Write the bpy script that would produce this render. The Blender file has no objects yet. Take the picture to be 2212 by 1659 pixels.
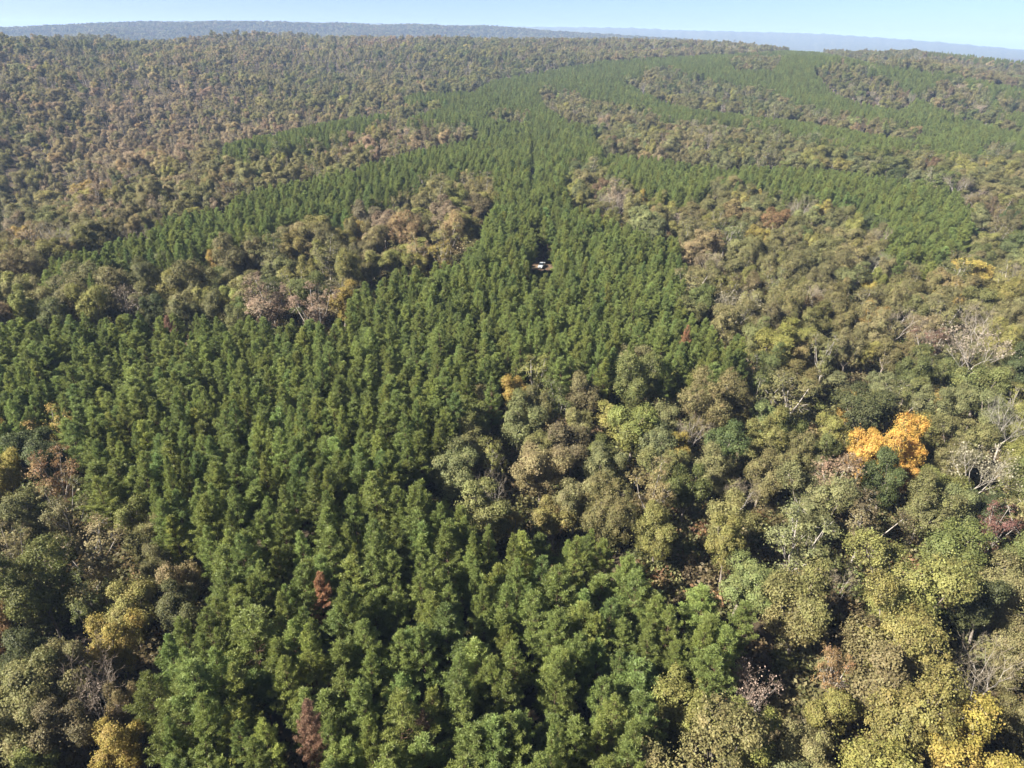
import bpy, math, random
import numpy as np
from mathutils import Matrix, Vector

random.seed(11)
rng = np.random.default_rng(11)
S = bpy.context.scene
COL = S.collection
R_ = math.radians

# ------------------------------------------------------------------ camera
CAM_Z, PITCH, ROLL, FPX = 80.0, R_(27.0), R_(0.95), 1475.0    # FPX: focal length for a 2212 px wide picture
CW, CH = 2212.0, 1659.0
SUN_EL, SUN_AZ = R_(41), R_(-113)           # azimuth from the view direction, negative = left
cam_rot = Matrix.Rotation(math.pi / 2 - PITCH, 3, 'X') @ Matrix.Rotation(ROLL, 3, 'Z')
CR = np.array(cam_rot)
cd = bpy.data.cameras.new("camera")
cam = bpy.data.objects.new("camera", cd)
COL.objects.link(cam)
cam.matrix_world = Matrix.Translation((0, 0, CAM_Z)) @ cam_rot.to_4x4()
cd.sensor_width = 36.0
cd.lens = 36.0 * FPX / CW
cd.clip_start, cd.clip_end = 1.0, 40000.0
S.camera = cam


def proj(x, y, z):
    p = np.stack([x, y, np.asarray(z) - CAM_Z], -1) @ CR
    d = np.maximum(-p[..., 2], 1e-3)
    return CW / 2 + FPX * p[..., 0] / d, CH / 2 - FPX * p[..., 1] / d, d


def ray(px, py):
    v = CR @ np.array([(px - CW / 2) / FPX, -(py - CH / 2) / FPX, -1.0])
    return v / np.linalg.norm(v)


# ------------------------------------------------------------------ terrain
_ph = rng.uniform(0, 6.28, (10, 3))


def wave(x, y, wl, amp, k=0):
    o = 0
    for i in range(4):
        a = _ph[(k + i) % 10]
        th = a[0] + i * 1.1
        w = wl * (1.0 + 0.37 * i)
        o = o + np.sin((x * math.cos(th) + y * math.sin(th)) * 6.283 / w + a[1]) / (1.0 + 0.0 * i)
    return amp * o / 2.0


T_AZ = np.radians([-60, -45, -37, -27, -14, 0, 14, 27, 37, 45, 60])
T_D = np.array([0, 150, 250, 350, 450, 600, 800, 1000, 1300, 1700, 2500])
T_H = np.array([
    [0, 0, 0, -8, -18, 10, 38, 46, 42, 20, 0],
    [0, 0, 1, -6, -18, 10, 38, 46, 44, 20, 0],
    [0, 0, 2, -2, -18, 6, 34, 46, 47, 30, 0],
    [0, 0, 2, 3, 1, -10, 16, 37, 49, 46, 0],
    [0, 0, 2, 4, 5, 4, 8, 20, 50, 58, 0],
    [0, 0, 3, 3, 0, 3, 11, 24, 49, 58, 0],
    [0, 0, 0, 0, 0, 3, 12, 35, 46, 56, 0],
    [0, 0, -2, 0, 3, 4, 14, 38, 40, 50, 0],
    [0, 0, -3, -1, 2, 0, 7, 19, 24, 30, 0],
    [0, 0, -3, -3, 0, -2, 4, 12, 14, 16, 0],
    [0, 0, -3, -3, 0, -2, 0, 4, 6, 4, 0]], float)
SKY1 = [(0, 71), (150, 64), (305, 57), (366, 55), (448, 57), (549, 54), (692, 55), (814, 60), (850, 58), (940, 64), (1033, 61),
        (1130, 66), (1216, 65), (1290, 71), (1360, 77), (1500, 86), (1700, 98), (2000, 125), (2560, 160)]
SKY2 = [(0, 68), (250, 58), (400, 53), (480, 51), (560, 52), (850, 55), (1000, 60), (1150, 64), (1300, 66), (1500, 68), (1580, 69),
        (1680, 74), (1850, 78), (2030, 83), (2075, 85), (2200, 93), (2350, 105), (2560, 124)]


def skyline(pts, dist, sub):
    az, hh = [], []
    for x, y in pts:
        v = ray(x * CW / 2560, y * CW / 2560)
        az.append(math.atan2(v[0], v[1]))
        hh.append(CAM_Z + dist * v[2] / math.hypot(v[0], v[1]) - sub)
    return np.array(az), np.array(hh)


R1, R2 = 4300.0, 8500.0
SK1, SK2 = skyline(SKY1, R1, 15), skyline(SKY2, R2, 4)


def ground_h(x, y):
    x, y = np.asarray(x, float), np.asarray(y, float)
    az, d = np.arctan2(x, y), np.hypot(x, y)
    ai = np.clip(np.interp(az, T_AZ, np.arange(len(T_AZ))), 0, len(T_AZ) - 1.001)
    di = np.clip(np.interp(d, T_D, np.arange(len(T_D))), 0, len(T_D) - 1.001)
    a0, d0 = ai.astype(int), di.astype(int)
    fa, fd = ai - a0, di - d0
    fa = fa * fa * (3 - 2 * fa)

    def row(a):
        def g(k):
            return T_H[a, np.clip(k, 0, len(T_D) - 1)]
        p0, p1, p2, p3 = g(d0 - 1), g(d0), g(d0 + 1), g(d0 + 2)
        m1, m2 = (p2 - p0) * .5, (p3 - p1) * .5
        t = fd
        return (2 * t**3 - 3 * t**2 + 1) * p1 + (t**3 - 2 * t**2 + t) * m1 + (-2 * t**3 + 3 * t**2) * p2 + (t**3 - t**2) * m2
    h = row(a0) * (1 - fa) + row(np.minimum(a0 + 1, len(T_AZ) - 1)) * fa
    k = np.clip((d - 150) / 500, 0.15, 1)
    h = h + k * wave(x, y, 260, 1.6) + k * wave(x, y, 90, .6, 3) + np.clip((d - 700) / 500, 0, 1) * wave(x, y, 330, 3.5, 5) + np.clip((-x - 280) / 150, 0, 1) * np.clip((d - 450) / 200, 0, 1) * wave(x, y, 150, 5.0, 8)
    return h


def place(px, py, up):
    """world point on the ground whose point 'up' metres above shows at the pixel"""
    v = ray(px, py)
    t = 40.0
    for _ in range(4000):
        p = v * t
        z = CAM_Z + p[2]
        if z <= ground_h(p[0], p[1]) + up:
            break
        t *= 1.004
    return float(v[0] * t), float(v[1] * t), t


# ------------------------------------------------------------------ materials
def mat(name):
    m = bpy.data.materials.new(name)
    m.use_nodes = True
    nt = m.node_tree
    nt.nodes.clear()
    out = nt.nodes.new('ShaderNodeOutputMaterial')
    return m, nt, out


def N(nt, typ, **kw):
    n = nt.nodes.new(typ)
    for k, v in kw.items():
        setattr(n, k, v)
    return n


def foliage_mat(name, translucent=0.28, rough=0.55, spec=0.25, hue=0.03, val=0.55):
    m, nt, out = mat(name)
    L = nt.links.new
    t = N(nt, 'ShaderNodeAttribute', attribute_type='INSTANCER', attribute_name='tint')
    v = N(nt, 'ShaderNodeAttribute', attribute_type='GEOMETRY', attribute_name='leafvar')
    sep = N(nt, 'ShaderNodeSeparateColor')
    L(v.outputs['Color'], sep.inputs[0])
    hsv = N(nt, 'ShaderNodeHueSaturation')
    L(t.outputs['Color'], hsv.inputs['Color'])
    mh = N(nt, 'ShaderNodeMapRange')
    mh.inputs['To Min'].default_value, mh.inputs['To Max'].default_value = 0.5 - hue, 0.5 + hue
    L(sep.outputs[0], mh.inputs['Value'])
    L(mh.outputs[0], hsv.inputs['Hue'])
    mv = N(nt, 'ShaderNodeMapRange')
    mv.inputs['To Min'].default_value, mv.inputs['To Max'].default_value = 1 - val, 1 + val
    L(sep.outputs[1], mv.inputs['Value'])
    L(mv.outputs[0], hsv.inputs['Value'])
    p = N(nt, 'ShaderNodeBsdfPrincipled')
    p.inputs['Roughness'].default_value = rough
    p.inputs['Specular IOR Level'].default_value = spec
    L(hsv.outputs[0], p.inputs['Base Color'])
    tr = N(nt, 'ShaderNodeBsdfTranslucent')
    L(hsv.outputs[0], tr.inputs['Color'])
    mx = N(nt, 'ShaderNodeMixShader')
    mx.inputs[0].default_value = translucent
    L(p.outputs[0], mx.inputs[1])
    L(tr.outputs[0], mx.inputs[2])
    L(mx.outputs[0], out.inputs['Surface'])
    return m


def noise_mat(name, c0, c1, scale, rough=0.9, detail=6, bump=0.0, extra=None, coord='Object'):
    m, nt, out = mat(name)
    L = nt.links.new
    tc = N(nt, 'ShaderNodeTexCoord')
    nz = N(nt, 'ShaderNodeTexNoise')
    nz.inputs['Scale'].default_value, nz.inputs['Detail'].default_value = scale, detail
    nz.inputs['Roughness'].default_value = 0.65
    L(tc.outputs[coord], nz.inputs['Vector'])
    cr = N(nt, 'ShaderNodeValToRGB')
    cr.color_ramp.elements[0].position, cr.color_ramp.elements[1].position = 0.32, 0.68
    cr.color_ramp.elements[0].color, cr.color_ramp.elements[1].color = (*c0, 1), (*c1, 1)
    if extra:
        for pos, c in extra:
            e = cr.color_ramp.elements.new(pos)
            e.color = (*c, 1)
    L(nz.outputs[0], cr.inputs[0])
    p = N(nt, 'ShaderNodeBsdfPrincipled')
    p.inputs['Roughness'].default_value = rough
    p.inputs['Specular IOR Level'].default_value = 0.15
    L(cr.outputs[0], p.inputs['Base Color'])
    if bump:
        b = N(nt, 'ShaderNodeBump')
        b.inputs['Strength'].default_value = bump
        L(nz.outputs[0], b.inputs['Height'])
        L(b.outputs[0], p.inputs['Normal'])
    L(p.outputs[0], out.inputs['Surface'])
    return m


def plain_mat(name, c, rough=0.4, metal=0.0, spec=0.5, coat=0.0):
    m, nt, out = mat(name)
    p = N(nt, 'ShaderNodeBsdfPrincipled')
    nz = N(nt, 'ShaderNodeTexNoise')
    nz.inputs['Scale'].default_value = 6.0
    mr = N(nt, 'ShaderNodeMapRange')
    mr.inputs['To Min'].default_value, mr.inputs['To Max'].default_value = max(0, rough - .06), rough + .08
    nt.links.new(nz.outputs[0], mr.inputs['Value'])
    nt.links.new(mr.outputs[0], p.inputs['Roughness'])
    p.inputs['Base Color'].default_value = (*c, 1)
    p.inputs['Metallic'].default_value = metal
    p.inputs['Specular IOR Level'].default_value = spec
    p.inputs['Coat Weight'].default_value = coat
    nt.links.new(p.outputs[0], out.inputs['Surface'])
    return m


M_NEEDLE = foliage_mat('pine_needles', 0.42, 0.5, 0.35, 0.012, 0.5)
M_LEAF = foliage_mat('autumn_leaves', 0.42, 0.55, 0.25, 0.022, 0.5)
M_TWIG = foliage_mat('twigs', 0.0, 0.8, 0.1, 0.01, 0.3)
M_PBARK = noise_mat('pine_bark', (.045, .03, .022), (.12, .075, .05), 3.0)
M_BARK = noise_mat('grey_bark', (.10, .085, .07), (.26, .225, .19), 2.0)
M_PALE = noise_mat('pale_bark', (.17, .15, .13), (.40, .37, .33), 1.5)
M_GROUND = noise_mat('leaf_litter', (.020, .016, .011), (.080, .060, .040), 0.35, detail=9, bump=.3, extra=[(.5, (.045, .034, .022))])
M_DIRT = noise_mat('red_dirt', (.06, .042, .028), (.16, .11, .07), 0.8, detail=9, bump=.3, extra=[(.5, (.10, .068, .043))])
M_HILL = noise_mat('forest_canopy', (.018, .028, .014), (.10, .09, .05), 0.03, detail=9, bump=1.0, extra=[(.5, (.05, .055, .028))])


# ------------------------------------------------------------------ mesh building (numpy)
class MB:
    def __init__(s):
        s.v, s.f, s.m, s.c, s.n = [], [], [], [], 0

    def add(s, v, f, mi=0, c=None):
        """v (n,3)  f list of arrays (k,3|4)  c (n,2)"""
        v = np.asarray(v, float)
        s.v.append(v)
        s.c.append(np.full((len(v), 2), .5) if c is None else c)
        for a in f:
            a = np.asarray(a) + s.n
            s.f.append(a)
            s.m.append(np.full(len(a), mi))
        s.n += len(v)

    def tube(s, p0, p1, r0, r1, n=5, mi=0, c=None):
        p0, p1 = np.asarray(p0, float), np.asarray(p1, float)
        d = p1 - p0
        d = d / max(np.linalg.norm(d), 1e-6)
        u = np.cross(d, [0, 0, 1.0] if abs(d[2]) < .9 else [1.0, 0, 0])
        u /= np.linalg.norm(u)
        w = np.cross(d, u)
        a = np.arange(n) * 2 * math.pi / n
        ring = np.cos(a)[:, None] * u + np.sin(a)[:, None] * w
        v = np.concatenate([p0 + ring * r0, p1 + ring * r1])
        i = np.arange(n)
        j = (i + 1) % n
        s.add(v, [np.stack([i, j, j + n, i + n], 1)], mi, c)

    def path(s, pts, r0, r1, n=5, mi=0):
        k = len(pts) - 1
        for i in range(k):
            s.tube(pts[i], pts[i + 1], r0 + (r1 - r0) * i / k, r0 + (r1 - r0) * (i + 1) / k, n, mi)

    def mesh(s, name, mats, smooth=False):
        me = bpy.data.meshes.new(name)
        v = np.concatenate(s.v)
        sizes = np.concatenate([np.full(len(a), a.shape[1]) for a in s.f])
        idx = np.concatenate([a.ravel() for a in s.f])
        me.vertices.add(len(v))
        me.vertices.foreach_set('co', v.ravel())
        me.loops.add(len(idx))
        me.loops.foreach_set('vertex_index', idx.astype(np.int32))
        me.polygons.add(len(sizes))
        st = np.concatenate([[0], np.cumsum(sizes)[:-1]])
        me.polygons.foreach_set('loop_start', st.astype(np.int32))
        me.polygons.foreach_set('material_index', np.concatenate(s.m).astype(np.int32))
        for m in mats:
            me.materials.append(m)
        c = np.concatenate(s.c)
        at = me.attributes.new('leafvar', 'FLOAT_COLOR', 'POINT')
        at.data.foreach_set('color', np.concatenate([c, np.zeros((len(c), 1)), np.ones((len(c), 1))], 1).astype(np.float32).ravel())
        me.update(calc_edges=True)
        if smooth:
            me.polygons.foreach_set('use_smooth', np.ones(len(sizes), bool))
        me.validate()
        return me


def norm(a):
    return a / np.maximum(np.linalg.norm(a, axis=-1, keepdims=True), 1e-9)


def blades(mb, c, d, ln, wd, var, r):
    """thin needle blades: centre c, direction d, length, width"""
    n = len(c)
    side = norm(np.cross(d, norm(r.normal(size=(n, 3)))))
    v = np.empty((n, 4, 3))
    v[:, 0] = c
    v[:, 1] = c + d * ln[:, None] * .55 - side * wd[:, None]
    v[:, 2] = c + d * ln[:, None]
    v[:, 3] = c + d * ln[:, None] * .55 + side * wd[:, None]
    mb.add(v.reshape(-1, 3), [np.arange(n * 4).reshape(n, 4)], 0, np.repeat(var, 4, 0))


def leaves(mb, c, nrm, sz, var, r):
    n = len(c)
    u = norm(np.cross(nrm, norm(r.normal(size=(n, 3)))))
    w = np.cross(nrm, u)
    a, b = (sz * .62)[:, None], (sz * .45)[:, None]
    v = np.empty((n, 4, 3))
    v[:, 0] = c - u * a
    v[:, 1] = c - w * b + nrm * b * .25
    v[:, 2] = c + u * a
    v[:, 3] = c + w * b + nrm * b * .25
    mb.add(v.reshape(-1, 3), [np.arange(n * 4).reshape(n, 4)], 0, np.repeat(var, 4, 0))


def pine(seed, H=17.0, base=.40, R=2.4, thin=1.0):
    r = np.random.default_rng(seed)
    trunk, crown = MB(), MB()
    lean = r.normal(0, .3, 2)

    def axis(z):
        t = z / H
        return np.array([lean[0] * t * t, lean[1] * t * t, z])
    zs = np.linspace(-.6, H * .97, 9)
    trunk.path([axis(z) for z in zs], .18, .03, 7)
    z = H * base
    cs, ds, vs, rs = [], [], [], []
    bulge = r.uniform(.20, .42)
    lop = r.uniform(0, 6.28)
    while z < H - .2:
        t = (z - H * base) / (H * (1 - base))
        prof = min(1, .5 + .5 * t / bulge) * (1 - max(0, t - bulge) / (1 - bulge)) ** .77
        k = r.integers(4, 7)
        a0 = r.uniform(0, 6.28)
        for i in range(k):
            if r.random() > thin:
                continue
            az = a0 + i * 6.283 / k + r.normal(0, .3)
            Lb = R * prof * r.uniform(.60, 1.18) * (1 + .15 * math.cos(az - lop)) + .25
            el = R_(6 + 46 * t + r.normal(0, 10))
            d = np.array([math.cos(az) * math.cos(el), math.sin(az) * math.cos(el), math.sin(el)])
            p0 = axis(z)
            bend = np.array([0, 0, .18 * Lb])
            p1 = p0 + d * Lb * .55
            p2 = p0 + d * Lb + bend
            trunk.tube(p0, p1, .035, .022, 3)
            trunk.tube(p1, p2, .022, .01, 3)
            nt = max(2, int(Lb / .25))
            bv = r.random(2)
            sd = np.cross(d, [0, 0, 1.0])
            for q in range(nt):
                f = .34 + .66 * (q + .7) / nt
                for sgn in ((-1, 1) if q < nt - 1 else (0,)):
                    c = p0 + d * Lb * f + bend * f * f + sd * sgn * r.uniform(.08, .34) * Lb * (1.25 - f) + np.array([0, 0, r.normal(.03, .07)])
                    cs.append(c)
                    ds.append(norm(d * .6 + np.array([0, 0, .7]) + sd * sgn * .35))
                    rs.append(r.uniform(.8, 1.25))
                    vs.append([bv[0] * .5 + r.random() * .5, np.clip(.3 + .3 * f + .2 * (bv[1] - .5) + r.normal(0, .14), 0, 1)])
        z += r.uniform(.42, .68)
    for q in range(5):
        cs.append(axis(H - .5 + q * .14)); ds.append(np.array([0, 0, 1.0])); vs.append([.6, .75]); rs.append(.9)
    cs, ds, vs, rs = np.array(cs), np.array(ds), np.array(vs), np.array(rs)
    K = 19
    n = len(cs) * K
    q = norm(r.normal(size=(n, 3)))
    d = norm(np.repeat(ds, K, 0) * .75 + q)
    c = np.repeat(cs, K, 0) + d * .04
    v = np.clip(np.repeat(vs, K, 0) + r.normal(0, .09, (n, 2)), 0, 1)
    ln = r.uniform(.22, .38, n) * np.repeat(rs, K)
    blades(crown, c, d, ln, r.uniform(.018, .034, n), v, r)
    return trunk, crown


def branch_tree(mb, r, p, d, ln, rad, lvl, tips, n=4, spread=.55, up=.18, shrink=.72, mi=0, segs=None):
    """recursive limbs"""
    mid = p + d * ln * .5 + r.normal(0, .05 * ln, 3)
    end = p + d * ln + r.normal(0, .06 * ln, 3)
    mb.tube(p, mid, rad, rad * .85, n, mi)
    mb.tube(mid, end, rad * .85, rad * .66, n, mi)
    if lvl == 0:
        tips.append(end)
        return
    k = 2 if r.random() < .45 else 3
    for i in range(k):
        nd = norm(d + r.normal(0, spread, 3) + np.array([0, 0, up]))
        branch_tree(mb, r, end if i < 2 else mid, nd, ln * shrink * r.uniform(.8, 1.15), max(rad * .62, .012), lvl - 1, tips, max(3, n - 1), spread, up, shrink, mi)


def broadleaf(seed, H=15.0, R=4.2, dens=1.0, slender=False, leaf=.22, top=.0):
    """unit tree of height H: trunk + limbs and a crown of leaf clumps on several lobes"""
    r = np.random.default_rng(seed)
    trunk, crown = MB(), MB()
    fork = H * r.uniform(.26, .36)
    lean = r.normal(0, .5, 2)
    base_top = np.array([lean[0] * .4, lean[1] * .4, fork])
    trunk.path([np.array([0, 0, -.6]), np.array([0, 0, .5]), base_top * np.array([.4, .4, .6]), base_top], .30, .19, 8)
    tall = r.uniform(-.12, .22)                      # some crowns are drawn up, some spread
    nl = r.integers(8, 12) if not slender else r.integers(5, 8)
    lobes = []
    squash = r.uniform(.75, 1.0)
    wind = r.uniform(0, 6.28)
    for i in range(nl):
        az = i * 2.4 + r.normal(0, .5)
        lvl = (i + .5) / nl
        rr = R * (.68 * math.sin(math.pi * min(1, (.25 + .75 * (1 - lvl)))) * r.uniform(.6, 1.22) + .04)
        rr *= 1 + .18 * math.cos(az - wind)
        zc = H * (.36 + (.46 + .3 * tall) * lvl ** (1 - tall)) + r.normal(0, .6)
        c = np.array([math.cos(az) * rr + lean[0], math.sin(az) * rr * squash + lean[1], zc])
        lr = R * r.uniform(.30, .50) * (1 - .22 * lvl)
        lobes.append((c, np.array([lr, lr, lr * r.uniform(.7, 1.25)])))
    lobes.append((np.array([lean[0], lean[1], H * .60]), np.array([R * .42, R * .42, H * .20])))
    C, Dn = [], []
    for c, e in lobes:
        # limb
        m = base_top * .45 + c * .55 + r.normal(0, .3, 3) - np.array([0, 0, .5])
        trunk.path([base_top, m, c], .12, .05, 5)
        k = int(15 * (e[0] / 1.6) ** 1.5) + 7
        dirs = norm(r.normal(size=(k, 3)) + np.array([0, 0, .35]))
        for dv in dirs:
            rad = r.uniform(.62, 1.05)
            p = c + dv * e * rad
            if p[2] < H * .22:
                continue
            C.append(p); Dn.append(dv)
            if r.random() < .8:
                trunk.tube(c * .6 + p * .4 - np.array([0, 0, .1]), p, .03, .012, 3)
    C, Dn = np.array(C), np.array(Dn)
    keep = r.random(len(C)) < (.55 + .45 * dens)
    C, Dn = C[keep], Dn[keep]
    hz = (C[:, 2] - C[:, 2].min()) / (np.ptp(C[:, 2]) + 1e-6)
    cv = np.stack([np.clip(r.random(len(C)) * .7 + .3 * (top > 0) * hz, 0, 1), np.clip(r.random(len(C)) * .75 + .12, 0, 1)], 1)
    if top > 0:
        cv[:, 0] = np.clip(.5 + (hz - .5) * 2 * top + r.normal(0, .12, len(C)), 0, 1)
    K = int(125 * dens)
    n = len(C) * K
    q = norm(r.normal(size=(n, 3)))
    crad = np.repeat(.60 * np.exp(r.normal(0, .34, len(C))), K) * (.85 if slender else 1.0)
    off = q * (crad * np.abs(r.normal(.62, .33, n)))[:, None] * np.array([1.0, 1.0, .8])
    P = np.repeat(C, K, 0) + off
    mid = np.array([lean[0], lean[1], H * .5])
    nr = norm(q * .22 + np.repeat(Dn, K, 0) * .35 + np.repeat(norm(C - mid), K, 0) * .60 + np.array([0, 0, .3]) + r.normal(0, .42, (n, 3)))
    v = np.clip(np.repeat(cv, K, 0) + r.normal(0, .10, (n, 2)), 0, 1)
    # loose leaves between the clumps
    li = r.integers(0, len(lobes), n // 5)
    lc, le = np.array([l[0] for l in lobes])[li], np.array([l[1] for l in lobes])[li]
    q2 = norm(r.normal(size=(len(li), 3)) + np.array([0, 0, .3]))
    P2 = lc + q2 * le * np.abs(r.normal(.98, .13, len(li)))[:, None] + r.normal(0, .12, (len(li), 3))
    n2 = norm(q2 * .7 + np.array([0, 0, .3]) + r.normal(0, .5, (len(li), 3)))
    v2 = np.clip(r.normal(.5, .2, (len(li), 2)), 0, 1)
    if dens > .6:
        P, nr, v = np.concatenate([P, P2]), np.concatenate([nr, n2]), np.concatenate([v, v2])
    leaves(crown, P, nr, r.uniform(.6, 1.35, len(P)) * leaf, v, r)
    return trunk, crown


def bare(seed, H=14.0, leafy=0.0, pale=False):
    r = np.random.default_rng(seed)
    trunk, crown = MB(), MB()
    p = np.array([0, 0, -.6])
    top = np.array([r.normal(0, .3), r.normal(0, .3), H * .30])
    trunk.path([p, top * .5, top], .20, .13, 7)
    tips = []
    for i in range(4):
        az = i * 1.6 + r.normal(0, .3)
        el = R_(r.uniform(48, 80))
        d = np.array([math.cos(az) * math.cos(el), math.sin(az) * math.cos(el), math.sin(el)])
        branch_tree(trunk, r, top * r.uniform(.85, 1.0), d, H * .22, .075, 2, tips, 5, .38, .22, .74)
    ft = []
    for t in tips:
        for j in range(3):
            d = norm(r.normal(0, .7, 3) + np.array([0, 0, .8]))
            branch_tree(crown, r, t - np.array([0, 0, r.uniform(0, .8)]), d, H * .07, .017, 2, ft, 3, .55, .15, .82)
    ft = np.array(ft)
    if leafy > 0:
        k = int(leafy * 10)
        P = np.repeat(ft, k, 0) + r.normal(0, .3, (len(ft) * k, 3))
        n = len(P)
        lm = MB()
        leaves(crown, P, norm(r.normal(size=(n, 3)) + np.array([0, 0, .6])), r.uniform(.12, .26, n), np.clip(r.normal(.5, .2, (n, 2)), 0, 1), r)
    return trunk, crown


def shrub(seed):
    r = np.random.default_rng(seed)
    t, c = MB(), MB()
    tips = []
    for i in range(5):
        d = norm(np.array([r.normal(0, .5), r.normal(0, .5), 1.0]))
        branch_tree(t, r, np.array([r.normal(0, .3), r.normal(0, .3), -.2]), d, .8, .03, 2, tips, 3, .5, .1, .75)
    tips = np.array(tips)
    P = np.repeat(tips, 22, 0) + r.normal(0, .28, (len(tips) * 22, 3))
    n = len(P)
    leaves(c, P, norm(r.normal(size=(n, 3)) + np.array([0, 0, .7])), r.uniform(.14, .3, n), np.clip(r.normal(.5, .22, (n, 2)), 0, 1), r)
    return t, c


PROTO = {}          # kind -> list of (trunk mesh, crown mesh, joined object name)


def register(kind, builds, leafmat, barkmat, H):
    out = []
    pc = bpy.data.collections.new(kind + ' kinds')
    for i, (t, c) in enumerate(builds):
        tm = t.mesh(kind + '_trunk', [barkmat])
        cm = c.mesh(kind + '_crown', [leafmat])
        j = MB()
        for src, mi in ((c, 0), (t, 1)):
            off = 0
            base = j.n
            vv, cc = np.concatenate(src.v), np.concatenate(src.c)
            j.v.append(vv); j.c.append(cc)
            for f in src.f:
                j.f.append(f + base); j.m.append(np.full(len(f), mi))
            j.n += len(vv)
        jm = j.mesh(kind + '_whole', [leafmat, barkmat])
        jo = bpy.data.objects.new('%s_%02d' % (kind, i), jm)
        pc.objects.link(jo)
        out.append((tm, cm))
    PROTO[kind] = (out, pc, H)


register('pine', [pine(100 + i, 17, .38 + .03 * (i % 4), 2.25 + .15 * (i % 5), .98 - .06 * (i % 3)) for i in range(10)], M_NEEDLE, M_PBARK, 17)
register('leafy', [broadleaf(200 + i, 15, 4.2, 1.0, False, .175) for i in range(10)], M_LEAF, M_BARK, 15)
register('spreading', [broadleaf(250 + i, 18, 7.0, 1.0, False, .185) for i in range(3)], M_LEAF, M_BARK, 18)
register('turning', [broadleaf(300 + i, 15, 4.2, .95, False, .175, top=.7) for i in range(3)], M_LEAF, M_BARK, 15)
register('sparse', [broadleaf(400 + i, 15, 4.0, .36, False, .17) for i in range(4)], M_LEAF, M_PALE, 15)
register('slender', [broadleaf(500 + i, 15, 2.6, .9, True, .17) for i in range(4)], M_LEAF, M_BARK, 15)
register('bare', [bare(600 + i, 14, (0, .10, 0, .16)[i]) for i in range(4)], M_TWIG, M_PALE, 14)
register('shrub', [shrub(700 + i) for i in range(4)], M_LEAF, M_BARK, 2)
R0 = {'leafy': 4.3, 'spreading': 7.0, 'turning': 4.3, 'sparse': 4.1, 'slender': 2.7, 'bare': 4.0, 'pine': 2.5}

# ------------------------------------------------------------------ where the pine stands are (outlines of the canopy, read off the photograph)
PINE = [
    # big front stand with the central ridge
    [(-400, 700), (0, 690), (330, 675), (600, 690), (740, 690), (745, 630), (800, 592), (930, 570), (990, 545), (1025, 520), (1040, 470),
     (1065, 425), (1060, 385), (1010, 372), (930, 372), (900, 395), (850, 415), (790, 435), (745, 470), (690, 470), (640, 485), (600, 500),
     (500, 520), (400, 532), (380, 548), (300, 562), (280, 592), (220, 602), (150, 602), (75, 612), (60, 575), (150, 545), (240, 520), (300, 490),
     (330, 470), (400, 455), (480, 440), (520, 415), (560, 400), (640, 390), (720, 370), (790, 350), (860, 335), (900, 322), (960, 310),
     (1010, 300), (1040, 285), (1030, 270), (960, 265), (880, 262), (872, 255), (900, 246), (960, 228), (1005, 210), (1035, 186), (1065, 172), (1120, 160),
     (1180, 150), (1165, 190), (1180, 230), (1240, 262), (1285, 270), (1290, 300), (1310, 330), (1400, 338), (1560, 360), (1700, 358),
     (1850, 370), (1990, 388), (2075, 410), (2100, 440), (2112, 480), (2085, 520), (2080, 548), (2020, 572), (1950, 562), (1910, 535),
     (1900, 490), (1860, 455), (1780, 432), (1650, 408), (1570, 392), (1540, 395), (1505, 430), (1440, 425), (1390, 405), (1340, 392), (1300, 355),
     (1240, 345), (1225, 380), (1235, 425), (1290, 450), (1350, 482), (1420, 505), (1480, 522), (1490, 580), (1478, 640), (1500, 680),
     (1560, 702), (1625, 735), (1620, 790), (1575, 800), (1530, 795), (1440, 790), (1400, 745), (1350, 770), (1300, 800), (1220, 815),
     (1190, 790), (1130, 790), (1100, 820), (1030, 840), (1010, 900), (960, 925), (935, 960), (915, 1030), (930, 1072), (1000, 1078),
     (1035, 1115), (1100, 1130), (1200, 1142), (1330, 1162), (1400, 1180), (1480, 1232), (1550, 1262), (1640, 1250), (1700, 1215),
     (1690, 1270), (1665, 1330), (1680, 1380), (1700, 1420), (1712, 1500), (1708, 1575), (1670, 1560), (1690, 1440), (1640, 1440), (1550, 1450), (1430, 1470),
     (1420, 1560), (1440, 1700), (1440, 2100), (230, 2100), (255, 1700), (275, 1600), (285, 1560), (290, 1460), (300, 1350), (385, 1310), (425, 1250), (440, 1195), (360, 1190),
     (330, 1130), (240, 1080), (180, 1045), (172, 985), (150, 940), (100, 920), (0, 925), (-400, 930)],
    # left strip
    [(468, 335), (480, 312), (520, 300), (600, 285), (700, 264), (760, 252), (800, 246), (850, 245), (830, 268), (760, 282), (700, 300), (640, 312), (560, 322)],
    # small dark strip
    [(860, 212), (900, 198), (1000, 196), (1090, 200), (1000, 210), (900, 222)],
    # upper right
    [(1180, 150), (1300, 130), (1400, 124), (1560, 116), (1700, 108), (1780, 113), (1900, 138), (2050, 155), (2212, 190), (2500, 230), (2500, 330), (2212, 330),
     (2150, 300), (2100, 306), (2000, 290), (1900, 270), (1750, 300), (1650, 272), (1540, 262), (1434, 255), (1380, 235), (1290, 215), (1220, 195), (1165, 190)],
    [(1750, 300), (1650, 272), (1760, 268), (1900, 272), (2000, 292), (2110, 306), (2140, 330), (2050, 332), (1900, 322)],
    # far right
    [(1930, 104), (2060, 106), (2212, 122), (2400, 145), (2400, 160), (2212, 140), (2060, 122)],
]
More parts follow.
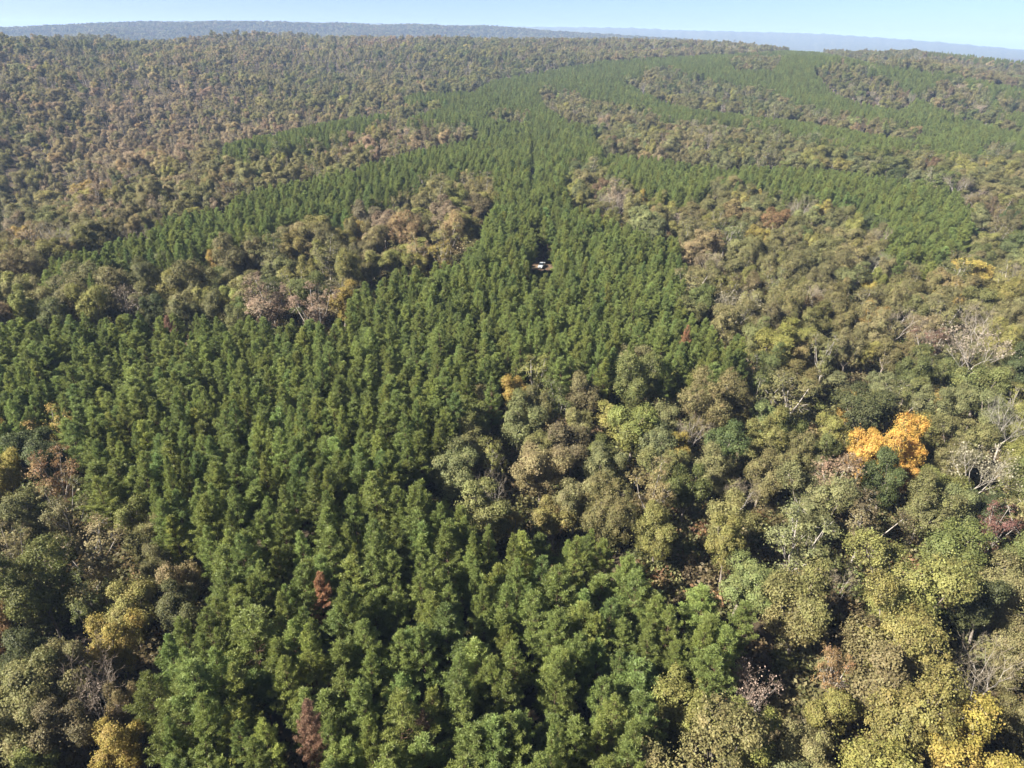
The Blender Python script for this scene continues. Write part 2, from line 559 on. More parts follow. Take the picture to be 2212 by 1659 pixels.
HARD = [  # broadleaf patches inside the stands
    [(1335, 168), (1420, 158), (1500, 157), (1640, 190), (1760, 234), (1900, 258), (2000, 282), (1970, 302), (1750, 264), (1620, 246), (1500, 234), (1420, 210)],
    [(1755, 146), (1820, 128), (1905, 154), (1985, 208), (1940, 236), (1820, 210)],
    [(1976, 205), (2060, 165), (2137, 190), (2150, 240), (2212, 270), (2212, 285), (2080, 252)],
    [(1575, 128), (1620, 114), (1690, 120), (1670, 148), (1590, 150)],
    [(2150, 200), (2300, 205), (2300, 250), (2170, 238)],
    [(1050, 240), (1110, 238), (1160, 250), (1130, 262), (1060, 256)],
    [(1380, 150), (1440, 140), (1480, 160), (1400, 176)],
]


def inside(px, py, poly):
    p = np.array(poly, float)
    x0, y0 = p[:, 0], p[:, 1]
    x1, y1 = np.roll(x0, -1), np.roll(y0, -1)
    res = np.zeros(px.shape, bool)
    for a, b, c, d in zip(x0, y0, x1, y1):
        if b == d:
            continue
        hit = ((b > py) != (d > py)) & (px < (c - a) * (py - b) / (d - b) + a)
        res ^= hit
    return res


def is_pine(px, py):
    py = py + 2.5 * np.sin(px / 17.0 + 2 * np.sin(px / 41.0)) * np.clip(py / 900, .25, 1)
    px = px + 3 * np.sin(py / 19.0 + 2 * np.sin(py / 37.0)) * np.clip(py / 900, .25, 1)
    m = np.zeros(px.shape, bool)
    for p in PINE:
        m |= inside(px, py, p)
    for p in HARD:
        m &= ~inside(px, py, p)
    return m


# ------------------------------------------------------------------ colours (albedo) and their words
PAL = {
    'dkgreen': (.078, .094, .036), 'green': (.120, .134, .046), 'pgreen': (.160, .172, .075), 'ygreen': (.190, .186, .058), 'olive': (.150, .144, .058), 'khaki': (.186, .175, .076),
    'tan': (.238, .194, .096), 'brown': (.148, .118, .060), 'rust': (.205, .135, .066), 'yellow': (.285, .235, .065), 'gold': (.26, .195, .058),
    'orange': (.42, .28, .07), 'red': (.145, .09, .062), 'grey': (.200, .170, .128), 'pink': (.212, .172, .106),
}
WORD = {'dkgreen': 'dark green', 'green': 'green', 'pgreen': 'pale green', 'ygreen': 'yellow-green', 'olive': 'olive green', 'khaki': 'khaki', 'tan': 'tan', 'brown': 'brown',
        'rust': 'rust-brown', 'yellow': 'yellow', 'gold': 'golden', 'orange': 'bright orange', 'red': 'dark red', 'grey': 'grey', 'pink': 'pinkish tan'}

# trees one can point at:  px, py (crown centre), crown width in px, kind, colour, phrase
MARK = [
    (1473, 1524, 122, 'leafy', 'ygreen', 'round yellow-green tree standing at the edge of the front pines'),
    (1616, 1483, 95, 'bare', 'grey', 'leafless pale grey tree between front pines and round yellow-green tree'),
    (1629, 1595, 125, 'turning', 'ygreen', 'yellow-green tree below the leafless pale grey tree'),
    (1738, 1620, 100, 'leafy', 'khaki', 'small khaki-brown tree rising from the dark gap at the bottom'),
    (2113, 1650, 150, 'turning', 'gold', 'golden yellow tree cut by the bottom edge'),
    (1962, 1530, 195, 'leafy', 'ygreen', 'broad yellow-olive tree above the golden yellow tree'),
    (1949, 1365, 190, 'leafy', 'ygreen', 'large yellow-green tree, middle of three stacked big crowns'),
    (1976, 1245, 215, 'leafy', 'ygreen', 'huge domed yellow-green tree, the widest crown on the right'),
    (1940, 1438, 165, 'leafy', 'olive', 'large olive tree, lowest of three stacked big crowns'),
    (1735, 1318, 150, 'turning', 'olive', 'olive tree with tan edges beside the pines'),
    (1804, 1262, 62, 'bare', 'grey', 'pale forked leafless tree above the olive tree with tan edges'),
    (2126, 1456, 110, 'bare', 'grey', 'leafless tree with long pale leaning limbs'),
    (2181, 1264, 105, 'leafy', 'khaki', 'khaki-brown tree right of the widest yellow-green dome'),
    (2200, 1400, 90, 'leafy', 'khaki', 'tan-gold tree cut by the right edge'),
    (1818, 1440, 82, 'sparse', 'rust', 'thin rusty tree in deep shade'),
    (1908, 1640, 170, 'leafy', 'ygreen', 'yellow-green tree cut by the bottom edge beside the golden tree'),
    (1946, 950, 122, 'leafy', 'orange', 'brilliant orange tree, the brightest crown in the forest'),
    (1868, 968, 80, 'leafy', 'orange', 'smaller golden-orange tree touching the brilliant orange tree'),
    (1958, 1022, 44, 'slender', 'orange', 'narrow orange tree hanging below the brilliant orange tree'),
    (2020, 855, 42, 'slender', 'gold', 'narrow orange-brown tree beyond the brilliant orange tree'),
    (2180, 915, 88, 'bare', 'grey', 'leafless whitish tree near the right edge'),
    (2119, 1008, 105, 'bare', 'grey', 'grey leafless tree with fan-shaped twigs right of the orange tree'),
    (1822, 1015, 125, 'sparse', 'pink', 'pinkish tan thinning tree below the brilliant orange tree'),
    (1771, 1070, 150, 'leafy', 'pgreen', 'broad grey-green tree beside the pinkish tan tree'),
    (1998, 1085, 100, 'leafy', 'olive', 'olive tree under the narrow orange tree'),
    (2154, 1135, 74, 'sparse', 'red', 'dark red tree near the right edge'),
    (2072, 1098, 80, 'leafy', 'pgreen', 'rounded green tree left of the dark red tree'),
    (1650, 930, 96, 'leafy', 'ygreen', 'yellow-green tree at the corner of the broadleaf wood'),
    (1785, 922, 78, 'turning', 'ygreen', 'yellow-topped tree left of the brilliant orange tree'),
    (1840, 875, 52, 'leafy', 'gold', 'dull gold small tree above the yellow-topped tree'),
    (1927, 868, 88, 'sparse', 'olive', 'thin olive tree with two pale trunks beyond the orange tree'),
    (1730, 1155, 145, 'sparse', 'pgreen', 'thin-crowned green tree showing its branches'),
    (1867, 1125, 115, 'sparse', 'brown', 'dark brown thin tree in shade of the huge dome'),
    (2198, 990, 62, 'leafy', 'ygreen', 'yellow-green tree cut by the right edge beside the leafless whitish tree'),
    (973, 1000, 112, 'leafy', 'pgreen', 'lone pale green dome at the left tip of the inner wood'),
    (1117, 900, 100, 'leafy', 'pgreen', 'fresh green tree behind the lone pale green dome'),
    (1047, 868, 80, 'leafy', 'khaki', 'khaki tree at the upper left of the inner wood'),
    (1156, 808, 96, 'sparse', 'ygreen', 'pale thin tree on the top edge of the inner wood'),
    (1170, 998, 118, 'leafy', 'tan', 'tan and rust tree right of the lone pale green dome'),
    (1064, 985, 78, 'sparse', 'ygreen', 'thin yellow-green tree touching the lone pale green dome'),
    (1237, 945, 108, 'leafy', 'brown', 'brown-olive tree in the middle of the inner wood'),
    (1374, 777, 90, 'leafy', 'khaki', 'khaki dome on the top edge of the inner wood'),
    (1370, 905, 118, 'turning', 'ygreen', 'olive tree with a yellow-orange top in the inner wood'),
    (1525, 857, 128, 'leafy', 'khaki', 'wide khaki tree right in the inner wood'),
    (1469, 960, 68, 'turning', 'gold', 'golden tree with an orange top in the inner wood'),
    (1539, 998, 92, 'leafy', 'khaki', 'khaki tree beside the golden tree with orange top'),
    (1243, 1068, 98, 'leafy', 'khaki', 'tall khaki-brown tree at the foot of the inner wood'),
    (1300, 1076, 46, 'slender', 'yellow', 'narrow yellow tree at the foot of the inner wood'),
    (1304, 1010, 82, 'leafy', 'pgreen', 'grey-green tree above the narrow yellow tree'),
    (1402, 1050, 108, 'sparse', 'khaki', 'pale thin tree with grey twigs in the inner wood'),
    (1423, 1140, 100, 'leafy', 'ygreen', 'yellow-green tree at the lower edge of the inner wood'),
    (1585, 1105, 108, 'leafy', 'khaki', 'tan-khaki tree at the lower right of the inner wood'),
    (1600, 1062, 58, 'bare', 'grey', 'small grey leafless tree above the tan-khaki tree'),
    (1061, 1068, 72, 'bare', 'grey', 'dark leafless tree below the lone pale green dome'),
    (1117, 1122, 48, 'slender', 'yellow', 'small yellow tree peeping over the front pines'),
    (1682, 752, 100, 'turning', 'ygreen', 'tall yellow-tan tree right of the pine corner'),
    (1673, 478, 62, 'leafy', 'rust', 'orange-brown tree between two pine stands on the right'),
    (1592, 660, 90, 'bare', 'grey', 'leafless tree with a long white trunk beside the pines'),
    (1926, 698, 82, 'bare', 'grey', 'leafless tree with white spreading limbs on the right'),
    (1893, 684, 52, 'leafy', 'gold', 'golden tree behind the white spreading limbs'),
    (1988, 702, 40, 'slender', 'red', 'small red tree right of the white spreading limbs'),
    (2016, 746, 70, 'sparse', 'red', 'dark red thin tree right of the white spreading limbs'),
    (2112, 752, 108, 'bare', 'grey', 'wide brownish leafless tree near the right edge'),
    (1863, 642, 68, 'sparse', 'khaki', 'thin khaki tree with a pale trunk above the golden tree'),
    (279, 1118, 82, 'turning', 'ygreen', 'yellow-topped thin tree at the left pine edge'),
    (399, 1247, 82, 'leafy', 'tan', 'sandy tan tree tucked against the front pines'),
    (200, 1187, 128, 'sparse', 'tan', 'wide beige thinning tree on the left'),
    (137, 1100, 92, 'sparse', 'olive', 'olive thinning tree above the wide beige tree'),
    (82, 1245, 168, 'leafy', 'green', 'big round green tree at the left edge'),
    (82, 968, 92, 'leafy', 'dkgreen', 'dark green tree at the upper left pine edge'),
    (112, 930, 88, 'sparse', 'yellow', 'yellow-olive tree against the upper left pine edge'),
    (6, 945, 60, 'leafy', 'gold', 'golden tree cut by the left edge'),
    (11, 1020, 66, 'leafy', 'yellow', 'gold-olive tree cut by the left edge below the golden one'),
    (118, 1022, 88, 'sparse', 'rust', 'rusty thinning tree below the dark green tree'),
    (342, 1214, 62, 'leafy', 'olive', 'olive tree left of the sandy tan tree'),
    (252, 1385, 92, 'leafy', 'yellow', 'golden-yellow tree beside the front pines at lower left'),
    (211, 1450, 100, 'bare', 'grey', 'purplish grey leafless tree below the golden-yellow tree'),
    (211, 1530, 76, 'bare', 'grey', 'purplish grey leafless tree just above the yellow tree at bottom left'),
    (265, 1522, 52, 'leafy', 'tan', 'small tan tree beside the front pines at lower left'),
    (232, 1600, 92, 'leafy', 'yellow', 'yellow tree at the bottom left beside the pines'),
    (8, 1346, 70, 'leafy', 'rust', 'rust-brown tree cut by the left edge'),
    (41, 1472, 125, 'leafy', 'olive', 'olive tree at the lower left edge'),
    (112, 1456, 108, 'leafy', 'khaki', 'khaki tree right of the lower left olive tree'),
    (55, 1572, 108, 'leafy', 'khaki', 'pale khaki tree at the bottom left'),
    (150, 1592, 98, 'leafy', 'olive', 'olive-khaki tree at the bottom left'),
    (50, 1650, 84, 'leafy', 'ygreen', 'pale yellow-green tree in the bottom left corner'),
    (467, 554, 52, 'leafy', 'gold', 'golden tree in the left wood beyond the pines'),
    (425, 590, 34, 'leafy', 'yellow', 'small yellow tree left of the golden tree in the left wood'),
    (380, 603, 42, 'leafy', 'rust', 'rust-brown tree in the left wood'),
    (640, 529, 62, 'leafy', 'ygreen', 'bright yellow-green tree in the left wood'),
    (765, 492, 46, 'leafy', 'gold', 'golden tree under the central pine ridge'),
    (172, 410, 44, 'leafy', 'yellow', 'yellow tree on the far left ridge'),
    (243, 596, 26, 'leafy', 'orange', 'small orange tree in the left wood'),
    (585, 650, 128, 'sparse', 'pink', 'wide pinkish tan tree behind the left pines'),
    (675, 660, 105, 'sparse', 'pink', 'greyish tan tree right of the wide pinkish tree'),
    (197, 648, 82, 'leafy', 'ygreen', 'light yellow-green tree behind the left pines'),
    (302, 519, 58, 'bare', 'grey', 'grey leafless tree between two left pine strips'),
    (1258, 385, 52, 'leafy', 'khaki', 'khaki tree in the small grove beside the forest track'),
    (1296, 405, 50, 'leafy', 'brown', 'brown tree in the small grove beside the forest track'),
    (1340, 415, 62, 'sparse', 'pink', 'pinkish thin tree in the small grove beside the forest track'),
    (1025, 415, 50, 'leafy', 'khaki', 'khaki tree against the left side of the central ridge'),
]

TREES = []      # dict(kind, x, y, z, H, sx, rot, tint, mark, px, py, size, colour)


def jit(c, amt=.12):
    k = math.exp(random.gauss(0, amt))
    k *= 1.1
    return [max(.004, PAL[c][i] * k * math.exp(random.gauss(0, .035))) for i in range(3)]


class Grid:
    def __init__(s, c=6.0):
        s.c, s.g = c, {}

    def near(s, x, y, R):
        i, j, k = int(x // s.c), int(y // s.c), int(R // s.c) + 1
        for a in range(i - k, i + k + 1):
            for b in range(j - k, j + k + 1):
                yield from s.g.get((a, b), ())

    def add(s, x, y, r):
        s.g.setdefault((int(x // s.c), int(y // s.c)), []).append((x, y, r))


G = Grid()


def add_tree(kind, x, y, H, rad, tint, colour, mark=None):
    z = float(ground_h(x, y))
    if kind == 'leafy' and rad > 5.7 and math.hypot(x, y) < 260:
        kind = 'spreading'
    t = dict(kind=kind, x=x, y=y, z=z, H=H, rad=rad, rot=random.uniform(0, 6.28), tint=tint, colour=colour, mark=mark,
             var=random.randrange(len(PROTO[kind][0])))
    TREES.append(t)
    return t


for (px, py, w, kind, colr, phrase) in MARK:
    x, y, t = place(px, py, 10.0)
    rad = w / 2 / FPX * t
    H = min(21.5, max(10.0, 10.0 + 1.55 * rad))
    if kind == 'slender':
        H = max(H, 11)
    x, y, t = place(px, py, H * .66)
    rad = w / 2 / FPX * t
    tr = add_tree(kind, x, y, H, rad, jit(colr, .03), colr, phrase)
    G.add(x, y, rad)

# the truck's clearing and the track
TRUCK = place(1170, 573, 1.0)
CLEAR = [(TRUCK[0], TRUCK[1], 3.6), (TRUCK[0] + 3, TRUCK[1] + 2, 3.0), (TRUCK[0] - 3, TRUCK[1] + 4, 3.4), (TRUCK[0] - 4, TRUCK[1] + 9, 3.0), (TRUCK[0] + 3.5, TRUCK[1] - 3, 2.4),
         (TRUCK[0] + .5, TRUCK[1] - 4.5, 2.6)]
TRACK = [(TRUCK[0] - 1, TRUCK[1] + 4)] + [place(px, py, 2.0)[:2] for px, py in ((1160, 500), (1153, 440), (1150, 400), (1150, 350), (1146, 322))]
CORR = [place(px, py, 12.0)[:2] for px, py in ((1150, 428), (1149, 395), (1152, 360), (1152, 332))]


def seg_dist(x, y, pts):
    best = np.full(np.shape(x), 1e9)
    for (ax, ay), (bx, by) in zip(pts[:-1], pts[1:]):
        dx, dy = bx - ax, by - ay
        t = np.clip(((x - ax) * dx + (y - ay) * dy) / (dx * dx + dy * dy), 0, 1)
        best = np.minimum(best, np.hypot(x - ax - t * dx, y - ay - t * dy))
    return best


def blocked(x, y, extra=0.0):
    b = (seg_dist(x, y, TRACK) < .7 + extra) | (seg_dist(x, y, CORR) < 2.0 + extra)
    for cx, cy, r in CLEAR:
        b |= np.hypot(x - cx, y - cy) < r + extra
    return b


def in_wedge(x, y):
    return (y > 22) & (np.abs(x) < .80 * y + 62)


def region(px, py, x, y):
    """colour of a broadleaf tree: a mix for each part of the wood, varying in patches"""
    if px < 900 and py < 470:
        w = dict(olive=.36, khaki=.28, tan=.11, pink=.12, dkgreen=.01, green=.03, brown=.02, ygreen=.07)
    elif px < 1080 and py < 720:
        w = dict(olive=.30, ygreen=.26, khaki=.21, green=.06, tan=.07, brown=.03, dkgreen=.01, yellow=.03, pink=.04)
    elif px < 500:
        w = dict(olive=.27, green=.06, khaki=.29, tan=.15, brown=.08, yellow=.05, dkgreen=.01, ygreen=.09)
    elif py < 330:
        w = dict(olive=.44, khaki=.28, tan=.025, green=.08, pgreen=.05, brown=.03, dkgreen=.02, ygreen=.06)
    elif py < 740:
        w = dict(khaki=.22, olive=.38, green=.06, pgreen=.11, tan=.025, ygreen=.15, brown=.02, yellow=.01, dkgreen=.02)
    else:
        w = dict(ygreen=.21, olive=.34, green=.14, pgreen=.08, khaki=.17, brown=.03, yellow=.01, dkgreen=.02)
    sc = 30 + .06 * y
    n = float(wave(x, y, sc * 3, 1.0, 1) + wave(x, y, sc * 1.3, .6, 6))
    warm = {'dkgreen': -1.3, 'green': -1.0, 'pgreen': -.6, 'olive': -.25, 'ygreen': -.2, 'khaki': .45, 'tan': 1.0, 'brown': 1.0, 'pink': 1.3, 'yellow': .3}
    ks = list(w)
    return random.choices(ks, [w[k] * math.exp(1.5 * n * warm[k]) for k in ks])[0]


# broadleaf woods: nearer part by dart throwing
def broad_field(d0, d1, n, rlo, rhi, gap):
    xs = rng.uniform(-.80 * d1 - 62, .80 * d1 + 62, n)
    ys = rng.uniform(22, d1, n)
    d = np.hypot(xs, ys)
    ok = in_wedge(xs, ys) & (d >= d0) & (d < d1)
    xs, ys, d = xs[ok], ys[ok], d[ok]
    zs = ground_h(xs, ys)
    px, py, _ = proj(xs, ys, zs + 10.5)
    tx_, ty_, _ = proj(xs, ys, zs + 13.5)
    ok = ~is_pine(px, py) & ~is_pine(tx_, ty_) & ~blocked(xs, ys, 2.5)
    xs, ys, px, py, d = xs[ok], ys[ok], px[ok], py[ok], d[ok]
    rr = rlo * .85 + (rhi * 1.08 - rlo * .85) * rng.random(len(xs)) ** 1.3
    for x, y, qx, qy, r, dd in zip(xs, ys, px, py, rr, d):
        bad = False
        for (ax, ay, ar) in G.near(x, y, r + 7):
            if (ax - x) ** 2 + (ay - y) ** 2 < (gap * (ar + r)) ** 2:
                bad = True
                break
        if bad:
            continue
        G.add(x, y, r)
        c = region(qx, qy, float(x), float(y))
        u = random.random()
        if qx < 900 and qy < 470 and u < .6:
            kind, r = 'slender', max(2.2, r * .62)
        else:
            kind = 'bare' if u < .04 else 'sparse' if u < .18 else 'turning' if u < .26 else 'slender' if u < .33 else 'leafy'
        if kind == 'bare':
            c = 'grey'
        if qx < 900 and qy < 470 and kind != 'bare' and random.random() < .22:
            kind = 'sparse'
        H = min(20.5, max(10.0, 10.5 + 1.4 * r + random.gauss(0, 1.5)))
        if kind == 'slender':
            H = (15.5 if qx < 900 and qy < 470 else 13.5) + random.gauss(0, 1.7)
        tint = jit(c, .10)
        if qx < 900 and qy < 470:
            tint = [tint[0] * 1.13, tint[1] * 1.11, tint[2] * 1.06]
        add_tree(kind, float(x), float(y), H, float(r), tint, c)


broad_field(0, 420, 34000, 3.9, 7.2, .70)
broad_field(420, 760, 60000, 3.9, 7.0, .72)
broad_field(760, 1250, 80000, 4.0, 6.6, .8)
broad_field(1250, 1800, 70000, 4.6, 7.0, .88)


def pine_field(d0, d1, sp, row_ang):
    ca, sa = math.cos(row_ang), math.sin(row_ang)
    L = d1 * 1.35 + 80
    a = np.arange(-L, L, sp)
    gx, gy = np.meshgrid(a, a)
    gx = gx + rng.normal(0, sp * .2, gx.shape)
    gy = gy + rng.normal(0, sp * .27, gy.shape)
    xs, ys = (gx * ca - gy * sa).ravel(), (gx * sa + gy * ca).ravel()
    d = np.hypot(xs, ys)
    ok = in_wedge(xs, ys) & (d >= d0) & (d < d1)
    xs, ys = xs[ok], ys[ok]
    zs = ground_h(xs, ys)
    H = 16.6 + wave(xs, ys, 70, .8, 2) + rng.normal(0, 1.25, len(xs))
    px, py, _ = proj(xs, ys, zs + H * .96)
    _, _, dp = proj(xs, ys, zs + H)
    ew = 1.5 * FPX / dp
    ok = is_pine(px - ew, py) & is_pine(px + ew, py) & ~blocked(xs, ys) & (rng.random(len(xs)) > .05)
    for x, y, h in zip(xs[ok], ys[ok], H[ok]):
        bad = False
        for (ax, ay, ar) in G.near(x, y, 8):
            if (ax - x) ** 2 + (ay - y) ** 2 < (.72 * ar + .9) ** 2:
                bad = True
                break
        if bad:
            continue
        k = math.exp(random.gauss(0, .13))
        w = random.gauss(0, .05)
        young = 1.0
        tx, ty = TRUCK[0], TRUCK[1]
        td = math.hypot(tx, ty)
        s_ = td - (x * tx + y * ty) / td          # how far in front of the truck
        lat = (x * ty - y * tx) / td
        if -2 < s_ < 55 and -2.6 - .03 * s_ < lat < 3.8:
            cap = .28 * (s_ - 1.0)
            if cap < 2.0:
                continue
            if h > cap:
                young = max(.45, cap / h)
                h = cap
        ux, uy = math.sin(SUN_AZ), math.cos(SUN_AZ)          # nothing tall stands between the sun and the truck
        s2, l2 = (x - tx) * ux + (y - ty) * uy, (x - tx) * uy - (y - ty) * ux
        if 0 < s2 < 24 and abs(l2) < 3.4 and h > .80 * (s2 - 1):
            if s2 < 4:
                continue
            young = max(.4, .80 * (s2 - 1) / h)
            h = .80 * (s2 - 1)
        add_tree('pine', float(x), float(y), float(h), float(2.45 * young * math.exp(random.gauss(0, .17))),
                 [.168 * k * (1 + w), .206 * k, .056 * k * (1 - w)], 'pine')


PSP = 3.4
pine_field(0, 700, PSP, R_(8))
pine_field(700, 1500, 4.1, R_(8))

DEADP = [(701, 1322, 'rust-orange dead pine standing in the front pine stand'), (672, 1580, 'pinkish brown dead pine low in the front pine stand'),
         (958, 1588, 'small brown dying pine near the bottom of the front stand'), (1480, 727, 'pale orange dead pine by the pine corner'), (372, 722, 'pinkish dead pine in the left pines')]
pines = [t for t in TREES if t['kind'] == 'pine']
for px, py, phrase in DEADP:
    qx, qy, _ = proj(np.array([t['x'] for t in pines]), np.array([t['y'] for t in pines]), np.array([t['z'] + t['H'] * .8 for t in pines]))
    i = int(np.argmin((qx - px) ** 2 + (qy - py) ** 2))
    pines[i]['mark'] = phrase
    pines[i]['dead'] = True
    pines[i]['tint'] = [.33, .185, .10] if 'orange' in phrase else [.25, .155, .105] if 'pink' in phrase else [.14, .095, .06]
    pines[i]['rad'] = min(pines[i]['rad'], 1.75)
    pines[i]['H'] = max(pines[i]['H'], 16.5)
# the slim yellow sapling by the clearing
x, y, t = place(1124, 561, 4.5)
add_tree('slender', x, y, 7.0, 1.15, [.42, .27, .06], 'yellow', 'slim yellow sapling beside the truck clearing')

# ------------------------------------------------------------------ choose the individuals
for t in TREES:
    px, py, dp = proj(t['x'], t['y'], t['z'] + t['H'] * .75)
    t['px'], t['py'], t['dp'] = float(px), float(py), float(dp)
    t['size'] = t['rad'] * 2 * FPX / float(dp)
    t['inview'] = -5 < px < CW + 5 and 60 < py < CH + 5 or bool(t['mark'])


def kindgroup(t):
    return 'pine' if t['kind'] == 'pine' else 'bare' if t['kind'] == 'bare' else 'broad'


IND = []
for g, n in (('pine', 300), ('broad', 300), ('bare', 60)):
    c = [t for t in TREES if kindgroup(t) == g and t['inview']]
    c.sort(key=lambda t: (0 if t['mark'] else 1, -t['size']))
    IND += c[:n]
chosen = set(id(t) for t in IND)
REST = [t for t in TREES if id(t) not in chosen]

# ------------------------------------------------------------------ labels
LAND = [(t['px'], t['py'], 'the ' + t['mark']) for t in IND if t['mark']]
SHORT = {}
for t in IND:
    if t['mark']:
        w = t['mark'].split()
        SHORT[id(t)] = t['mark']
LM = [  # well visible things to measure from: px, py, phrase
    (1955, 950, 'the brilliant orange tree'), (973, 1000, 'the lone pale green dome'), (701, 1322, 'the rust-orange dead pine'), (672, 1580, 'the pinkish dead pine'),
    (2113, 1625, 'the golden tree at the bottom edge'), (1473, 1524, 'the round yellow-green tree by the pines'), (399, 1247, 'the sandy tan tree'),
    (279, 1118, 'the yellow-topped thin tree'), (1976, 1245, 'the huge yellow-green dome'), (1469, 960, 'the golden orange-topped tree'), (1592, 660, 'the long white trunk'),
    (1926, 698, 'the white spreading limbs'), (1673, 478, 'the orange-brown tree'), (640, 529, 'the bright yellow-green tree'), (467, 554, 'the golden left-wood tree'),
    (585, 650, 'the wide pinkish tan tree'), (82, 1245, 'the big round green tree'), (1374, 777, 'the khaki dome'), (1170, 573, 'the white truck'),
    (252, 1385, 'the golden-yellow tree by the pines'), (1682, 752, 'the tall yellow-tan tree'), (2154, 1135, 'the dark red tree'), (82, 968, 'the dark green corner tree')]
NUM = ['no', 'one', 'two', 'three', 'four', 'five', 'six', 'seven', 'eight', 'nine', 'ten', 'eleven', 'twelve', 'thirteen', 'fourteen', 'fifteen', 'sixteen', 'seventeen',
       'eighteen', 'nineteen', 'twenty']
used = set()


def offsets(dx, dy, w):
    a, b = int(round(abs(dx) / w)), int(round(abs(dy) / (w * .8)))
    s = []
    if a:
        s.append('%s crown%s %s of' % (NUM[min(a, 20)], '' if a == 1 else 's', 'right' if dx > 0 else 'left'))
    if b:
        s.append('%s%s %s' % (NUM[min(b, 20)], '' if a else ' crown' if b == 1 else ' crowns', 'in front of' if dy > 0 else 'beyond'))
    return s, a, b


def label_for(t):
    if t['mark']:
        return t['mark']
    g = kindgroup(t)
    if g == 'pine':
        br = sum(t['tint'])
        head = ('tall ' if t['H'] > 18 else 'short ' if t['H'] < 15.3 else '') + ('pale' if br > .485 else 'dark' if br < .385 else 'mid') + '-green pine'
        w = 60.0
    elif g == 'bare':
        head, w = 'grey leafless tree', 80.0
    else:
        head = {'leafy': 'full ', 'spreading': 'broad ', 'sparse': 'thin ', 'turning': 'mottled ', 'slender': 'narrow '}[t['kind']] + WORD[t['colour']] + ' tree'
        w = 80.0
    for (lx, ly, ph) in sorted(LM, key=lambda m: (m[0] - t['px']) ** 2 + (m[1] - t['py']) ** 2)[:6]:
        s, a, b = offsets(t['px'] - lx, t['py'] - ly, w)
        if not s or a > 20 or b > 20:
            continue
        lab = head + ', ' + ' and '.join(s) + ' ' + ph
        if lab not in used and len(lab.replace('-', ' ').split()) <= 16:
            return lab
    return None


# ------------------------------------------------------------------ make the individual trees
GROUPS = {'pine': 'pine trees of the front stand', 'broad': 'broadleaf trees in autumn colours', 'bare': 'leafless trees among the broadleaves'}
SPARE = []
n_made = 0
for t in IND:
    lab = label_for(t)
    if lab is None:
        SPARE.append(t)
        continue
    used.add(lab)
    g = kindgroup(t)
    name = {'pine': 'pine_tree', 'broad': 'broadleaf_tree', 'bare': 'leafless_tree'}[g]
    cat = {'pine': 'pine', 'broad': 'broadleaf tree', 'bare': 'leafless tree'}[g]
    grp = GROUPS[g]
    if t.get('dead'):
        name, cat, grp = 'dead_pine', 'dead pine', 'dead pines among the green ones'
    o = bpy.data.objects.new(name, None)
    COL.objects.link(o)
    o.empty_display_size = .5
    o.location = (t['x'], t['y'], t['z'])
    o.rotation_euler = (0, 0, t['rot'])
    sz = t['H'] / PROTO[t['kind']][2]
    sx = t['rad'] / R0[t['kind']]
    o.scale = (sx, sx, sz)
    o['label'], o['category'], o['group'] = lab, cat, grp
    tm, cm = PROTO[t['kind']][0][t['var']]
    for nm, me in (('trunk', tm), ('crown', cm)):
        c = bpy.data.objects.new(nm, me)
        COL.objects.link(c)
        c.parent = o
        c['tint'] = [float(q) for q in t['tint']]
    n_made += 1
REST += SPARE
print('TREES', len(TREES), 'individuals', n_made, 'spare', len(SPARE))


# ------------------------------------------------------------------ the rest of the woods: one object per kind of wood
def scatter_object(name, coll_kinds, items, label, cat):
    """vertices carry place, size, turn and tint; geometry nodes put a tree on each"""
    ng = bpy.data.node_groups.new(name, 'GeometryNodeTree')
    ng.interface.new_socket('Geometry', in_out='INPUT', socket_type='NodeSocketGeometry')
    ng.interface.new_socket('Geometry', in_out='OUTPUT', socket_type='NodeSocketGeometry')
    gi, go = ng.nodes.new('NodeGroupInput'), ng.nodes.new('NodeGroupOutput')
    ip = ng.nodes.new('GeometryNodeInstanceOnPoints')
    ci = ng.nodes.new('GeometryNodeCollectionInfo')
    ci.transform_space = 'ORIGINAL'
    ci.inputs['Collection'].default_value = coll_kinds
    ci.inputs['Separate Children'].default_value = True
    ci.inputs['Reset Children'].default_value = True
    ip.inputs['Pick Instance'].default_value = True
    L = ng.links.new
    L(gi.outputs[0], ip.inputs['Points'])
    L(ci.outputs[0], ip.inputs['Instance'])
    for an, ty, sock in (('variant', 'INT', 'Instance Index'), ('turn', 'FLOAT_VECTOR', 'Rotation'), ('size', 'FLOAT_VECTOR', 'Scale')):
        na = ng.nodes.new('GeometryNodeInputNamedAttribute')
        na.data_type = ty
        na.inputs['Name'].default_value = an
        o = [s for s in na.outputs if s.enabled and s.name == 'Attribute'][0]
        L(o, ip.inputs[sock])
    L(ip.outputs[0], go.inputs[0])
    me = bpy.data.meshes.new(name)
    n = len(items)
    me.vertices.add(n)
    me.vertices.foreach_set('co', np.array([(i[0], i[1], i[2]) for i in items], np.float32).ravel())
    for an, ty, key, k in (('variant', 'INT', 'value', 3), ('turn', 'FLOAT_VECTOR', 'vector', 4), ('size', 'FLOAT_VECTOR', 'vector', 5), ('tint', 'FLOAT_VECTOR', 'vector', 6)):
        a = me.attributes.new(an, ty, 'POINT')
        arr = np.array([i[k] for i in items], np.int32 if ty == 'INT' else np.float32).ravel()
        a.data.foreach_set(key, arr)
    me.update()
    ob = bpy.data.objects.new(name, me)
    COL.objects.link(ob)
    md = ob.modifiers.new('scatter', 'NODES')
    md.node_group = ng
    ob['kind'], ob['label'], ob['category'] = 'stuff', label, cat
    return ob


